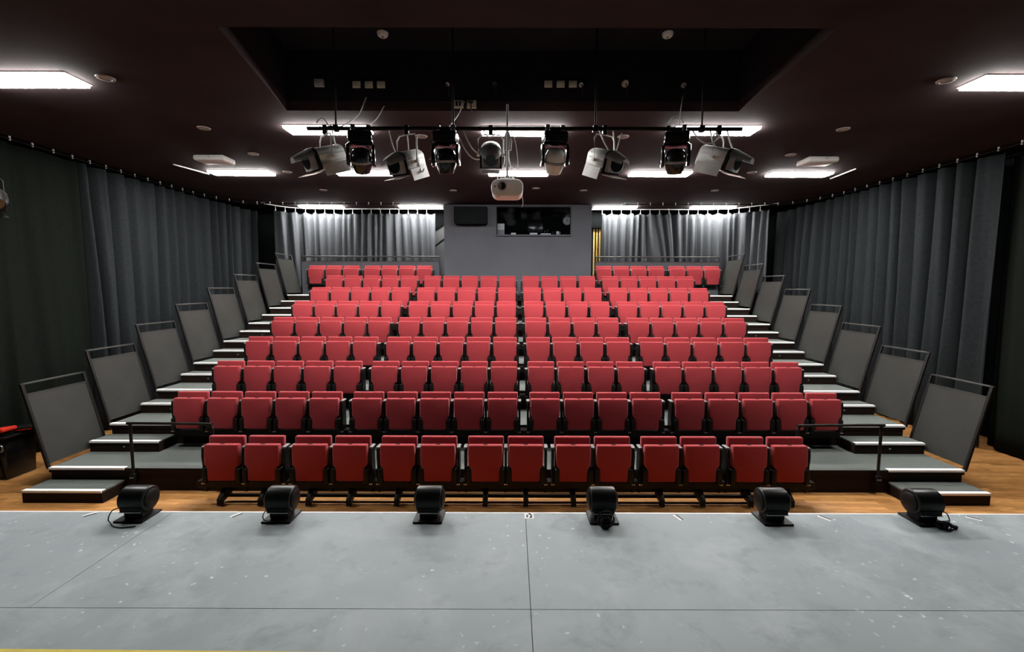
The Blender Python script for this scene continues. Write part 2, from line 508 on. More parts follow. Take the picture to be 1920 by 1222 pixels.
# ceiling discs
dl = None
for i, (x, y, l) in enumerate(((-4.44, 5.23, 'beside the left edge ceiling panel'), (-4.43, 6.82, 'second out along the left ceiling line'), (-4.44, 8.1, 'beside the left white ceiling box'), (-4.46, 9.34, 'beside the panel behind the left white box'), (-4.45, 11.05, 'rearmost on the left ceiling line'),
                             (4.9, 5.26, 'beside the right edge ceiling panel'), (4.89, 6.82, 'second out along the right ceiling line'), (4.91, 8.1, 'beside the right white ceiling box'), (4.87, 9.31, 'beside the panel behind the right white box'), (4.89, 11.02, 'rearmost on the right ceiling line'),
                             (-1.32, 7.16, 'behind the black moving head left of centre'), (1.77, 7.16, 'behind the lantern right of centre'), (-1.35, 11.08, 'on the ceiling left of the projector'), (.62, 10.83, 'just right of the projector'), (1.77, 11.05, 'further right of the projector'))):
    l = 'small round downlight ' + l
    if dl is None:
        dl = thing('ceiling_downlight', l, 'downlight', (x, y, CEIL), 'round ceiling downlights')
        bb = bm_new(); add_lathe(bb, [(.055, -.004), (.06, -.012), (.085, -.010), (.09, 0), (.055, 0)]); obj('rim', bb, M['dullrim'], dl)
        bb = bm_new(); add_cyl(bb, (0, 0, -.004), (0, 0, 0), .056, n=28); obj('lens', bb, M['grey'], dl)
    else: dup(dl, (x, y, CEIL), l)
t = thing('smoke_detector', 'pale round detector at the near left of the dark ceiling recess', 'detector', (-1.5, 5.76, RT), 'round detectors in the recess')
bb = bm_new(); add_lathe(bb, [(0, -.045), (.045, -.045), (.062, -.03), (.068, 0), (0, 0)]); obj('housing', bb, M['white'], t)
bb = bm_new(); add_cyl(bb, (0, 0, -.052), (0, 0, -.044), .02, n=16); obj('sensor', bb, M['grey'], t)
dup(t, (1.95, 5.76, RT), 'pale round detector at the near right of the dark ceiling recess')
for x, y, l in ((-5.25, 8.3, 'left'), (5.53, 8.33, 'right')):
    t = thing('access_point', 'white rounded box fixed to the ceiling in front of the %s side panel' % l, 'ceiling box', (x, y, CEIL), 'white ceiling boxes')
    box_obj('housing', M['white'], t, -.27, .27, -.19, .19, -.10, -.005, bev=.035, seg=3)
    box_obj('mount', M['grey'], t, -.15, .15, -.1, .1, -.01, 0)
    bb = bm_new(); add_cyl(bb, (.03, -.17, -.05), (.03, -.2, -.05), .014, n=12); obj('lamp', bb, M['steel'], t)
for pts, l in ((((-6.3, 8.72, CEIL - .02), (-6.12, 9.45, CEIL - .02)), 'thin pale conduit on the ceiling beside the left track'), (((6.75, 9.75, CEIL - .02), (6.68, 8.95, CEIL - .02)), 'thin pale conduit on the ceiling beside the right track')):
    bb = bm_new(); add_tube(bb, pts, .012, smooth=False)
    tag(obj('ceiling_conduit', bb, M['white']), l, 'conduit', 'ceiling conduits')

# sockets on the far face of the recess
RY = 6.155
for i, (x, z, l) in enumerate(((-1.96, 5.322, 'outermost'), (-1.80, 5.322, 'middle'), (-1.64, 5.322, 'innermost'), (.54, 5.333, 'leftmost'), (.70, 5.333, 'middle'), (.86, 5.333, 'rightmost'))):
    t = thing('power_socket', 'beige socket plate in the recess, %s of the %s three' % (l, 'left' if i < 3 else 'right'), 'socket', (x, RY, z), 'beige socket plates')
    box_obj('plate', M['beige'], t, -.052, .052, -.022, 0, -.042, .042, bev=.006)
    box_obj('rocker', M['beige'], t, -.02, .02, -.028, -.02, -.012, .012)
t = thing('double_socket', 'pale socket plate with two dark openings above the bar', 'socket', (-.625, RY, 5.077))
box_obj('plate', M['beige'], t, -.065, .06, -.024, 0, -.05, .05, bev=.006)
for x in (-.03, .012): box_obj('opening', M['black'], t, x - .014, x + .012, -.027, -.022, -.026, .034)
box_obj('switch', M['grey'], t, .032, .05, -.027, -.022, -.004, .02)
t = thing('cable_socket', 'pale socket plate with a black cable hanging from it', 'socket', (-.46, RY, 5.077))
box_obj('plate', M['beige'], t, -.062, .062, -.024, 0, -.05, .05, bev=.006)
bb = bm_new(); add_box(bb, -.045, .02, -.045, -.022, .012, .028); add_tube(bb, [(-.005, -.045, .02), (-.005, -.05, -.03), (-.003, -.03, -.1)], .009); obj('plug', bb, M['bcable'], t)
b = bm_new(); add_box(b, -2.50, -2.38, RY - .05, RY, 5.29, 5.38, bev=.006); tag(obj('junction_box', b, M['grey']), 'grey junction box at the left end of the recess', 'box')
for x, z, s, mm, l in ((-.77, 5.331, .022, 'white', 'small white plug between the left three sockets and centre'), (-.16, 5.332, .03, 'steel', 'shiny small plug in the middle of the recess'), (.965, 5.325, .03, 'white', 'white round plug touching the right three sockets'),
                 (1.54, 5.341, .045, 'beige', 'largest pale oval plug right of the three sockets'), (2.30, 5.322, .032, 'grey', 'grey round plug at the right end of the recess')):
    t = thing('cable_plug', l, 'plug', (x, RY, z), 'plugs in the recess')
    bb = bm_new(); add_cyl(bb, (0, 0, 0), (0, -.05, -.01), s, s * .8, n=16); obj('body', bb, M[mm], t)
    bb = bm_new(); add_tube(bb, [(0, -.045, -.01), (.01, -.06, -.06), (.02, -.02, -.16)], .006); obj('cable', bb, M['bcable'], t)

# ------------------------------------------------------------------ curtains
def path_sampler(P):
    P = [Vector((x, y, 0)) for x, y in P]
    L = [0]
    for a, c in zip(P, P[1:]): L.append(L[-1] + (c - a).length)
    def at(s):
        s = max(0, min(L[-1] - 1e-6, s))
        for i in range(len(P) - 1):
            if s <= L[i + 1]:
                d = (P[i + 1] - P[i]).normalized()
                return P[i] + d * (s - L[i]), Vector((-d.y, d.x, 0))
    return at, L[-1]

def curtain(label, path, z0, z1, fold, amp, mm, seed, hooks=None, sag=0.0, slant=None, group=None, track_z=None, bulge=0.0):
    rnd = random.Random(seed)
    at, LN = path_sampler(path)
    # fold positions with uneven widths
    ks = [0.0]
    while ks[-1] < LN + fold: ks.append(ks[-1] + fold * rnd.uniform(.55, 1.5))
    am = [amp * rnd.uniform(.35, 1.25) for _ in ks]
    ph = [rnd.uniform(-1, 1) for _ in ks]
    n = int(LN / min(.022, fold / 9))
    nz = 14
    bb = bm_new()
    rows = []
    for j in range(nz + 1):
        v = j / nz
        row = []
        for i in range(n + 1):
            s = LN * i / n
            p, nn = at(s)
            q = s + (1 - v) * .07 * math.sin(s * 1.7 + seed) + (slant(s, v) if slant else 0)
            k = 0
            while k < len(ks) - 2 and ks[k + 1] < q: k += 1
            f = min(1, max(0, (q - ks[k]) / (ks[k + 1] - ks[k])))
            depth = (am[k] * (1 - f) + am[k + 1] * f) * (.75 + .25 * (1 - v))
            c = math.cos(2 * PI * f)
            off = depth * (math.copysign(abs(c) ** .8, c) + .25 * math.sin(4 * PI * f + ph[k] + v * 1.5)) + .012 * math.sin(23 * s + 5 * v + seed)
            off += bulge * math.sin(PI * (1 - v)) * math.sin(s * .8 + seed)
            z = z0 + (z1 - z0) * v
            if sag and hooks: z -= sag * v ** 6 * abs(math.sin(PI * s / hooks)) ** .8
            pp = p + nn * off
            row.append(bb.verts.new((pp.x, pp.y, z)))
        rows.append(row)
    for j in range(nz):
        for i in range(n): bb.faces.new((rows[j][i], rows[j][i + 1], rows[j + 1][i + 1], rows[j + 1][i]))
    t = thing('curtain', label, 'curtain', (0, 0, 0), group)
    me = make_mesh('drape', bb, mm)
    for e in me.edges: e.use_edge_sharp = False
    d = obj('drape', me, None, t)
    so = d.modifiers.new('cloth', 'SOLIDIFY')
    so.thickness = .004
    if hooks:
        s = 0.0
        hk = None
        while s <= LN + .01:
            p, nn = at(s)
            if hk is None:
                bb = bm_new()
                add_tube(bb, [(0, 0, z1 - .03), (0, 0, z1 + .02), (0, 0, track_z)], .006, n=6, smooth=False)
                add_box(bb, -.012, .012, -.012, .012, z1 - .03, z1 + .0)
                hk = obj('hook', bb, M['white'], t, (p.x, p.y, 0))
            else:
                h = hk.copy(); COL.objects.link(h); h.parent = t; h.location = (p.x, p.y, 0)
            s += hooks
    return t

curtain('flat black side curtain panel left of the left stair, nearest the stage', [(CLX, 3.3), (CLX + .02, 8.15)], .03, 4.86, .62, .035, M['curtain0'], 3, group='black side curtains', bulge=.03)
curtain('deeply folded black side curtain behind the left guard panels', [(CLX - .02, 8.1), (CLX + .03, 11.3), (CLX + .12, 12.9), (CLX + .25, 13.35)], .03, 4.86, .33, .15, M['curtain'], 11, group='black side curtains', bulge=.04)
curtain('flat black side curtain panel right of the right stair, nearest the stage', [(CRX + .29, 7.62), (CRX + .10, 6.9), (CRX, 3.3)], .03, 4.86, .55, .04, M['curtain0'], 5, group='black side curtains', bulge=.03)
curtain('deeply folded black side curtain behind the right guard panels', [(CRX - .2, 13.4), (CRX - .1, 12.9), (CRX - .02, 11.3), (CRX + .02, 7.45)], .03, 4.86, .30, .15, M['curtain'], 17, group='black side curtains', bulge=.04)
TRL = [(-6.8, 12.6), (-6.62, 13.0), (-6.42, 13.26), (-6.12, 13.44), (-5.7, 13.52), (-4.4, 13.54), (-1.95, 13.54)]
TRR = [(2.36, 13.54), (4.6, 13.54), (5.6, 13.52), (6.25, 13.42), (6.65, 13.2), (6.95, 12.88), (7.3, 12.55)]
curtain('charcoal rear curtain hung on hooks left of the grey booth', [TRL[1]] + TRL[2:-1] + [(-2.2, 13.54)], 2.55, 4.865, .23, .11, M['curtain2'], 23, hooks=.272, sag=.05, group='charcoal rear curtains', track_z=4.97)
curtain('charcoal rear curtain with slanting folds right of the grey booth', [(2.71, 13.54)] + TRR[1:-1] + [(7.15, 12.7)], 2.55, 4.865, .24, .11, M['curtain2'], 31, hooks=.28, sag=.05, group='charcoal rear curtains', track_z=4.97,
        slant=lambda s, v: (1 - v) * .45 * math.exp(-((s - 1.75) / .45) ** 2) * -1)

def track(label, P, brackets, group, mm='white', z=4.955):
    t = thing('curtain_track', label, 'curtain track', (0, 0, 0), group)
    bb = bm_new(); add_tube(bb, [(x, y, z) for x, y in P], .014, n=6); obj('rail', bb, M[mm], t)
    at, LN = path_sampler([(v.x, v.y) for v in smooth_path([(x, y, 0) for x, y in P])])
    br = None
    s = .1
    while s < LN:
        p, nn = at(s)
        if br is None:
            bb = bm_new(); add_box(bb, -.011, .011, -.011, .011, z - .022, CEIL, bev=.003, seg=1); br = obj('bracket', bb, M['white'], t, (p.x, p.y, 0))
        else:
            h = br.copy(); COL.objects.link(h); h.parent = t; h.location = (p.x, p.y, 0)
        s += brackets
track('side curtain track above the left black curtains, bending round the rear corner', [(-7.66, 3.4), (-7.68, 7.5), (-7.70, 10.3), (-7.62, 11.6), (-7.2, 12.4), (-6.5, 12.58), (-5.2, 12.6), (-3.0, 12.62)], .335, 'black curtain tracks', 'black')
track('side curtain track above the right black curtains, bending round the rear corner', [(8.02, 3.4), (8.03, 7.5), (8.03, 10.3), (7.95, 11.6), (7.55, 12.4), (6.9, 12.58), (5.4, 12.6), (3.1, 12.62)], .345, 'black curtain tracks', 'black')
track('white track of the left rear curtain', TRL, 1.1, 'rear curtain tracks', 'white', 4.975)
track('white track of the right rear curtain', TRR, 1.1, 'rear curtain tracks', 'white', 4.975)

# ------------------------------------------------------------------ seating tiers, steps, guards
for k in range(1, 9):
    t = thing('seating_tier', '%s black seating tier up from the floor, grey carpeted deck' % ORD[k], 'seating tier', (0, 0, 0), 'stepped seating tiers')
    z, y0 = ztier(k), nose(k)
    y1 = nose(k + 1) + .03
    bb = bm_new()
    if k < 8: add_box(bb, -SX, SX, y0 + .004, y1, z - .06, z)
    else:
        add_box(bb, -SX, SX, y0 + .004, BY - .004, z - .06, z)
        add_box(bb, -SX, BX0 - .01, BY - .004, 13.3, z - .06, z); add_box(bb, BX1 + .01, SX, BY - .004, 13.3, z - .06, z)
    obj('deck', bb, M['carpet'], t)
    bb = bm_new()
    lowz = 0 if k == 1 else z - RISE + .001
    add_box(bb, -SX + .02, SX - .02, y0 + .012, y0 + .05, lowz, z - .06)
    add_box(bb, -SX, SX, y0, y0 + .02, z - .06, z - .004)
    obj('riser', bb, M['brown'], t)
    bb = bm_new()
    ye = y1 if k < 8 else 13.28
    for s in (-1, 1): add_box(bb, s * (SX - .04), s * (SX - .02), y0 + .05, ye, 0.0, z - .06)
    obj('side_skirt', bb, M['black'], t)
    for s in (-1, 1):
        bb = bm_new()
        a, c = sorted((s * (SX - .003), s * SI))
        add_box(bb, a, c, y0 - .006, y0 + .058, z, z + .006, bev=.002, seg=1)
        add_box(bb, a, c, y0 - .008, y0 + .002, z - .022, z + .006, bev=.002, seg=1)
        obj('nosing_strip', bb, M['nose'], t)
    if k >= 2:
        box_obj('seat_beam', M['black'], t, -4.92, 4.92, y0 - .155, y0 - .01, ztier(k - 1) + .17, ztier(k - 1) + .27)

step = None
for k in range(0, 8):
    for s in (-1, 1):
        side = 'left' if s < 0 else 'right'
        l = ('lowest carpeted step of the %s stair, on the parquet' % side) if k == 0 else '%s carpeted half step up the %s stair' % (ORD[k], side)
        y0 = 5.428 if k == 0 else 6.361 + (k - 1) * ROW_D
        y1 = 5.766 if k == 0 else nose(k + 1) - .01
        t = thing('step_block', l, 'step', (s * (SX + SI) / 2, y0, ztier(k)), 'half steps of the side stairs')
        w = (SX - SI) / 2
        h = RISE / 2
        box_obj('body', M['brown'], t, -w, w, .004, y1 - y0, 0, h - .02)
        box_obj('tread', M['carpet'], t, -w, w, .004, y1 - y0, h - .02, h)
        bb = bm_new()
        add_box(bb, -w, w, -.006, .055, h, h + .006, bev=.002, seg=1)
        add_box(bb, -w, w, -.008, .004, h - .022, h + .006, bev=.002, seg=1)
        obj('nosing_strip', bb, M['nose'], t)
        if k > 0:
            bb = bm_new(); add_cyl(bb, (0, -.004, h * .5), (0, .006, h * .5), .012, n=12); obj('screw', bb, M['steel'], t)

for k in range(1, 9):
    for s in (-1, 1):
        side = 'left' if s < 0 else 'right'
        l = '%s dark guard panel up the outer side of the %s stair' % (ORD[k], side)
        t = thing('guard_panel', l, 'guard panel', (s * 6.05, nose(k), ztier(k)), 'guard panels beside the stairs')
        ln = ROW_D - .035
        H, LEAN = 1.125, .25
        sh = Matrix.Identity(4); sh[0][2] = s * LEAN / 1.06      # the panels lean outwards
        bb = bm_new()
        add_box(bb, -.02, .02, 0, .04, -.02, H, bev=.006, seg=1, mtx=sh); obj('post', bb, M['black'], t)
        bb = bm_new(); add_box(bb, -.02, .02, ln - .04, ln, 0, H, bev=.006, seg=1, mtx=sh); obj('post', bb, M['black'], t)
        bb = bm_new(); add_box(bb, -.018, .018, -.002, ln + .002, H - .024, H, bev=.006, seg=2, mtx=sh); obj('top_rail', bb, M['guard'], t)
        bb = bm_new(); add_box(bb, -.008, .008, .04, ln - .04, .05, H - .15, mtx=sh)
        add_box(bb, -.013, .013, .04, ln - .04, H - .157, H - .145, mtx=sh); add_box(bb, -.013, .013, .04, ln - .04, .045, .06, mtx=sh)
        obj('sheet', bb, M['guard'], t)

# handrails on the landing
for s, xa, xb in ((-1, -4.895, -3.825), (1, 4.875, 3.79)):
    side = 'left' if s < 0 else 'right'
    t = thing('handrail', 'black bent handrail on the landing by the %s end of the front row' % side, 'handrail', (0, 0, 0), 'landing handrails')
    y, r = 5.75, .018
    bb = bm_new(); add_tube(bb, [(xa, y, .13), (xa, y, .90)], r, n=12, smooth=False); add_tube(bb, [(xa, y, .88), (xa - s * .0, y, .905), (xa - s * .03, y, .92)], r, n=12); obj('post', bb, M['black'], t)
    d = -s
    bb = bm_new(); add_tube(bb, [(xa, y, .915), (xa + d * .04, y, .922), (xb - d * .09, y, .915), (xb - d * .03, y, .90), (xb, y, .85)], r, n=12); obj('rail', bb, M['black'], t)
    bb = bm_new(); add_tube(bb, [(xb, y, .86), (xb, y, .13)], r, n=12, smooth=False); obj('post', bb, M['black'], t)
    for xq in (xa, xb):
        bb = bm_new(); add_box(bb, xq - .035, xq + .035, 5.722, 5.783, .14, .25, bev=.004, seg=1); obj('bracket', bb, M['black'], t)
    for i in range(2):
        bb = bm_new(); add_cyl(bb, (xa - .015 + .03 * i, 5.722, .20), (xa - .015 + .03 * i, 5.712, .20), .011, n=10); obj('bolt', bb, M['steel'], t)

# guard boards behind the last row
for s, x0, x1 in ((-1, -6.05, -2.05), (1, 2.48, 6.08)):
    side = 'left' if s < 0 else 'right'
    t = thing('rear_guard', 'dark board with a thin rail behind the top row, %s of the booth' % side, 'guard rail', (0, 0, 0), 'guards behind the top row')
    zb = ztier(8)
    box_obj('board', M['booth'], t, x0, x1, 13.25, 13.275, zb + .002, 3.42)
    box_obj('cap', M['guard'], t, x0, x1, 13.24, 13.285, 3.42, 3.44)
    bb = bm_new(); add_box(bb, x0 + .2, x1 - .1, 13.205, 13.245, zb + .17, zb + .27); tag(obj('seat_beam', bb, M['black']), 'black beam under the top row seats, %s of the booth' % side, 'beam', 'top row seat beams')
    bb = bm_new(); add_tube(bb, [(x0, 13.26, 3.57), (x1, 13.26, 3.57)], .02, n=10, smooth=False); obj('rail', bb, M['guard'], t)
    for i in range(5):
        x = x0 + .02 + (x1 - x0 - .04) * i / 4
        bb = bm_new(); add_box(bb, x - .012, x + .012, 13.25, 13.27, 3.44, 3.565); obj('baluster', bb, M['guard'], t)

# ------------------------------------------------------------------ seats
def seat_meshes():
    ms = {}
    bb = bm_new()
    hw = .214
    out = [(-hw + .004, .756), (-hw, .66), (-hw + .004, .50), (-.178, .468), (-.170, .305), (.170, .305), (.178, .468), (hw - .004, .50), (hw, .66), (hw - .004, .756)]
    add_prism(bb, out, 'y', 0, .085, bev=.016, seg=3, mtx=Matrix.Translation((0, 0, .756)) @ Matrix.Rotation(math.radians(4), 4, 'X').inverted() @ Matrix.Translation((0, 0, -.756)))
    ms['seat_pad'] = make_mesh('seat_pad', bb, M['red'])
    bb = bm_new()
    rec = Matrix.Translation((0, .098, .33)) @ Matrix.Rotation(math.radians(-2.0), 4, 'X')
    add_prism(bb, [(-.224, .497), (-.222, .08), (-.20, 0), (.20, 0), (.222, .08), (.224, .497)], 'y', 0, .065, bev=.018, seg=3, mtx=rec)
    ms['backrest'] = make_mesh('backrest', bb, M['red'])
    bb = bm_new()
    add_box(bb, -.19, .19, .066, .08, .02, .43, bev=.006, seg=1, mtx=rec)
    ms['back_shell'] = make_mesh('back_shell', bb, M['black'])
    for nm, s in (('hinge_l', -1), ('hinge_r', 1)):
        bb = bm_new()
        a, c = sorted((s * .176, s * .236))
        add_prism(bb, [(a, .27), (c, .27), (c, .40), (c if s > 0 else a + .012, .47), (a if s < 0 else c - .012, .47), (a, .45)] if False else [(a, .27), (c, .27), (c, .46), (a, .46)], 'y', -.034, .10, bev=.012, seg=2)
        ms[nm] = make_mesh('hinge_cover', bb, M['black'])
    bb = bm_new()
    prof = [(.06, .13), (.17, .13), (.175, .45), (.165, .70), (.03, .70), (.02, .60), (.035, .46), (.01, .40), (.015, .26), (.05, .25)]
    add_prism(bb, prof, 'x', -.014, .014, bev=.003, seg=1)
    for z in (.255,):
        for x in (-.012, .012): add_cyl(bb, (x, .04, z), (x, .005, z), .008, n=8, mi=1)
    ms['side_frame'] = make_mesh('side_frame', bb, [M['black'], M['steel']])
    bb = bm_new()
    add_box(bb, -.023, .023, .045, .175, .70, .716, bev=.005, seg=2)
    ms['armrest'] = make_mesh('armrest', bb, M['arm'])
    bb = bm_new()
    add_box(bb, -.025, .025, .03, .055, .752, .76, bev=.003, seg=1)
    ms['pull_tab'] = make_mesh('pull_tab', bb, M['black'])
    return ms
SM = seat_meshes()

def place_part(name, key, parent, loc=(0, 0, 0)):
    o = bpy.data.objects.new(name, SM[key])
    COL.objects.link(o)
    o.parent = parent
    o.location = loc
    return o

def seat(x, y, z, label, group, last, tab):
    t = thing('theatre_seat', label, 'theatre seat', (x, y, z), group)
    place_part('seat_pad', 'seat_pad', t)
    place_part('backrest', 'backrest', t)
    place_part('back_shell', 'back_shell', t)
    place_part('hinge_cover', 'hinge_l', t)
    place_part('hinge_cover', 'hinge_r', t)
    if tab: place_part('pull_tab', 'pull_tab', t)
    for sx in ((-.25, .25) if last else (-.25,)):
        f = place_part('side_frame', 'side_frame', t, (sx, 0, 0))
        place_part('armrest', 'armrest', f)

PADS = {1: 5.423}
for k in range(2, 10): PADS[k] = 5.5775 + (k - 1) * ROW_D
G = .124
BLK = [0] * 5 + [1] * 5 + [2] * 4 + [3] * 5
for k in range(1, 10):
    if k == 1: xs = [(i - 6.5) * .5 + (i // 2 - 3) * .0876 for i in range(14)]; ends = {1, 3, 5, 7, 9, 11, 13}
    elif k < 9: xs = [i * .5 + BLK[i] * G - (18 * .5 + 3 * G) / 2 for i in range(19)]; ends = {4, 9, 13, 18}
    else:
        xs = [-5.56 + i * .5 + (i >= 3) * .1 for i in range(7)] + [2.70 + i * .5 + (i >= 4) * .1 for i in range(7)]; ends = {2, 6, 10, 13}
    for i, x in enumerate(xs):
        if k < 9: l = 'red tip-up theatre seat, %s from the left in the %s row' % (ORD[i + 1], ROWN[k])
        else: l = 'red tip-up theatre seat in the top row, %s from the left stair' % ORD[i + 1] if i < 7 else 'red tip-up theatre seat in the top row, %s from the right stair' % ORD[14 - i]
        seat(x, PADS[k], (k - 1) * RISE, l, '%s row seats' % ROWN[k] if k < 9 else 'top row seats', i in ends, k <= 3)

# base frame under the front row
t = thing('front_row_base', 'low black steel base carrying the front row of red seats', 'seat base', (0, 0, 0))
bb = bm_new(); add_box(bb, -3.86, 3.86, 5.46, 5.58, .19, .275, bev=.004, seg=1); add_box(bb, -3.84, 3.84, 5.50, 5.53, .13, .19); obj('beam', bb, M['black'], t)
bb = bm_new(); add_box(bb, -3.52, 3.52, 5.515, 5.545, .045, .085); obj('floor_bar', bb, M['black'], t)
for i in range(7):
    for s in (-1, 1):
        x = (i - 3) * 1.0876 + s * .25
        bb = bm_new()
        add_prism(bb, [(5.335, .012), (5.375, .012), (5.40, .05), (5.56, .075), (5.56, .20), (5.47, .20), (5.335, .095)], 'x', x - .03, x + .03, bev=.004, seg=1)
        lg = obj('leg', bb, M['black'], t)
        bb = bm_new(); add_cyl(bb, (x, 5.352, 0), (x, 5.352, .014), .017, n=12); obj('foot', bb, M['steel'], lg)

# ------------------------------------------------------------------ stage edge: footlights, marks
def footlight(x, y, rz, label, cab):
    t = thing('footlight', label, 'footlight', (x, y, STAGE_Z), 'footlights along the stage edge', rz)
    bb = bm_new()
    prof = [(0, -.086), (.076, -.086), (.083, -.080), (.0845, -.07), (.0845, .07), (.083, .080), (.076, .086), (0, .086)]
    mt = Matrix.Translation((0, .015, .128)) @ Matrix.Rotation(PI / 2, 4, 'Y')
    add_lathe(bb, prof, n=36, mtx=mt)
    bod = obj('drum', bb, M['gloss2'], t)
    for s in (-1, 1):
        bb = bm_new(); add_lathe(bb, [(.0, 0), (.06, 0), (.064, .004), (.05, .012), (0, .014)], n=28, mtx=Matrix.Translation((s * .088, .015, .128)) @ Matrix.Rotation(s * PI / 2, 4, 'Y')); obj('end_cap', bb, M['black'], bod)
    bb = bm_new(); add_box(bb, -.070, .070, -.066, -.04, .060, .095, bev=.004, seg=1); obj('rear_housing', bb, M['black'], t)
    bb = bm_new(); add_box(bb, -.072, .072, -.069, -.064, .060, .064); obj('trim_strip', bb, M['steel'], t)
    bb = bm_new(); add_box(bb, -.062, .062, -.045, .06, .012, .07, bev=.006, seg=1); obj('pedestal', bb, M['black'], t)
    bb = bm_new(); add_box(bb, -.098, .098, -.088, .088, 0, .012, bev=.002, seg=1); obj('base_plate', bb, M['black'], t)
    if cab:
        bb = bm_new(); add_tube(bb, cab, .0035, n=6); obj('cable', bb, M['bcable'], t)
M['gloss2'] = mat('satin_black_can', (.018, .018, .018), .33, noise=.15, nscale=6)
footlight(-2.49, 2.985, 0, 'black drum footlight nearest the left stair', [(-.07, -.05, .09), (-.11, -.07, .08), (-.125, -.09, .03), (-.10, -.10, .006), (-.05, -.135, .004), (.02, -.15, .004), (.09, -.13, .004)])
footlight(-1.50, 2.985, 0, 'black drum footlight in front of the second seat pair', [(-.075, -.04, .08), (-.09, -.07, .05), (-.07, -.085, .02), (0, -.08, .02)])
footlight(-.485, 2.99, 0, 'black drum footlight just left of the white centre mark', None)
loop = [(0 + .055 * math.sin(a), -.10 - .004 * a, .058 + .055 * math.cos(a)) for a in [i * .6 for i in range(21)]]
footlight(.70, 2.985, 0, 'black drum footlight with a coiled cable behind it', loop)
footlight(1.86, 2.975, 0, 'black drum footlight in front of the right end of the front row', None)
footlight(2.885, 2.97, 0, 'black drum footlight nearest the right stair', [(.06, -.04, .09), (.09, -.07, .085), (.10, -.085, .04), (.07, -.10, .05), (.03, -.125, .04), (.02, -.14, .01), (.06, -.13, .006), (.09, -.11, .006)])
# coil of the fourth light
t = thing('cable_coil', 'small black cable bundle behind the footlight right of centre', 'cable coil', (.70, 2.86, STAGE_Z))
bb = bm_new(); add_tube(bb, [(.03 * math.cos(a), .012 * math.sin(a * .5), .04 + .034 * math.sin(a)) for a in [i * .5 for i in range(40)]], .007, n=6); obj('loops', bb, M['bcable'], t)
box_obj('plug', M['black'], t, -.03, .02, -.02, .02, 0, .035, bev=.006)
t = thing('cable_coil', 'black cable end lying behind the footlight nearest the right stair', 'cable coil', (2.935, 2.862, STAGE_Z))
bb = bm_new(); add_tube(bb, [(-.03, .02, .03), (0, -.01, .045), (.04, -.005, .02), (.075, .0, .008)], .012, n=8); obj('loops', bb, M['bcable'], t)
box_obj('plug', M['black'], t, -.05, .01, -.015, .03, 0, .03, bev=.006)

zt = STAGE_Z + .0008
def mark(x, y, ang, label):
    t = thing('tape_mark', label, 'tape mark', (x, y, zt), 'tape marks along the stage edge', ang)
    box_obj('white_strip', M['paper'], t, -.02, -.001, -.040, .040, 0, .0008)
    box_obj('black_strip', M['black'], t, -.001, .012, -.034, .034, 0, .001)
mark(-2.845, 3.01, -.75, 'short black and white tape mark nearest the left stair')
mark(-1.825, 3.01, -.6, 'short black and white tape mark left of the second footlight')
mark(1.23, 2.995, .35, 'short black and white tape mark right of the coiled footlight')
mark(2.235, 2.995, .6, 'short black and white tape mark left of the last footlight')
mark(3.26, 2.995, .8, 'short black and white tape mark nearest the right stair')
t = thing('centre_mark', 'white square sticker with a black sign at the middle of the stage edge', 'tape mark', (.20, 3.012, zt))
box_obj('sticker', M['paper'], t, -.032, .032, -.04, .032, 0, .0006)
bb = bm_new()
add_box(bb, -.019, -.008, -.024, .014, .0007, .0012)
add_tube(bb, [(-.004, .022, .001), (.010, .020, .001), (.015, .008, .001), (.0145, -.006, .001), (.013, -.02, .001), (.004, -.028, .001)], .0045, n=6)
add_cyl(bb, (.012, -.020, .0006), (.012, -.020, .0013), .008, n=14)
obj('sign', bb, M['black'], t)
b = bm_new()
add_prism(b, [(-6.0, 1.872), (.9, 1.822), (.9, 1.77), (-6.0, 1.82)], 'z', STAGE_Z + .0004, STAGE_Z + .0012)
tag(obj('floor_tape', b, M['yellow']), 'long yellow tape line across the stage at the bottom edge', 'tape')

# ------------------------------------------------------------------ lighting bar, lanterns, projector
BARZ, BARY = 4.552, 5.5
t = thing('lighting_bar', 'long black pipe hung under the ceiling recess', 'lighting bar', (0, 0, 0))
bb = bm_new(); add_tube(bb, [(-2.34, BARY, BARZ), (2.77, BARY, BARZ)], .024, n=14, smooth=False); obj('pipe', bb, M['black'], t)
for x in (-2.0, -.62, 1.05, 2.3):
    bb = bm_new(); add_tube(bb, [(x, BARY, BARZ), (x, BARY, RT)], .012, n=8, smooth=False); obj('hanger', bb, M['black'], t)
    bb = bm_new(); add_box(bb, x - .03, x + .03, BARY - .035, BARY + .035, BARZ - .035, BARZ + .035, bev=.006, seg=1); obj('clamp', bb, M['black'], t)

def aim(d):
    d = Vector(d).normalized()
    y = Vector((0, 0, 1)).cross(d).normalized()
    z = d.cross(y)
    return Matrix((d, y, z)).transposed().to_4x4()

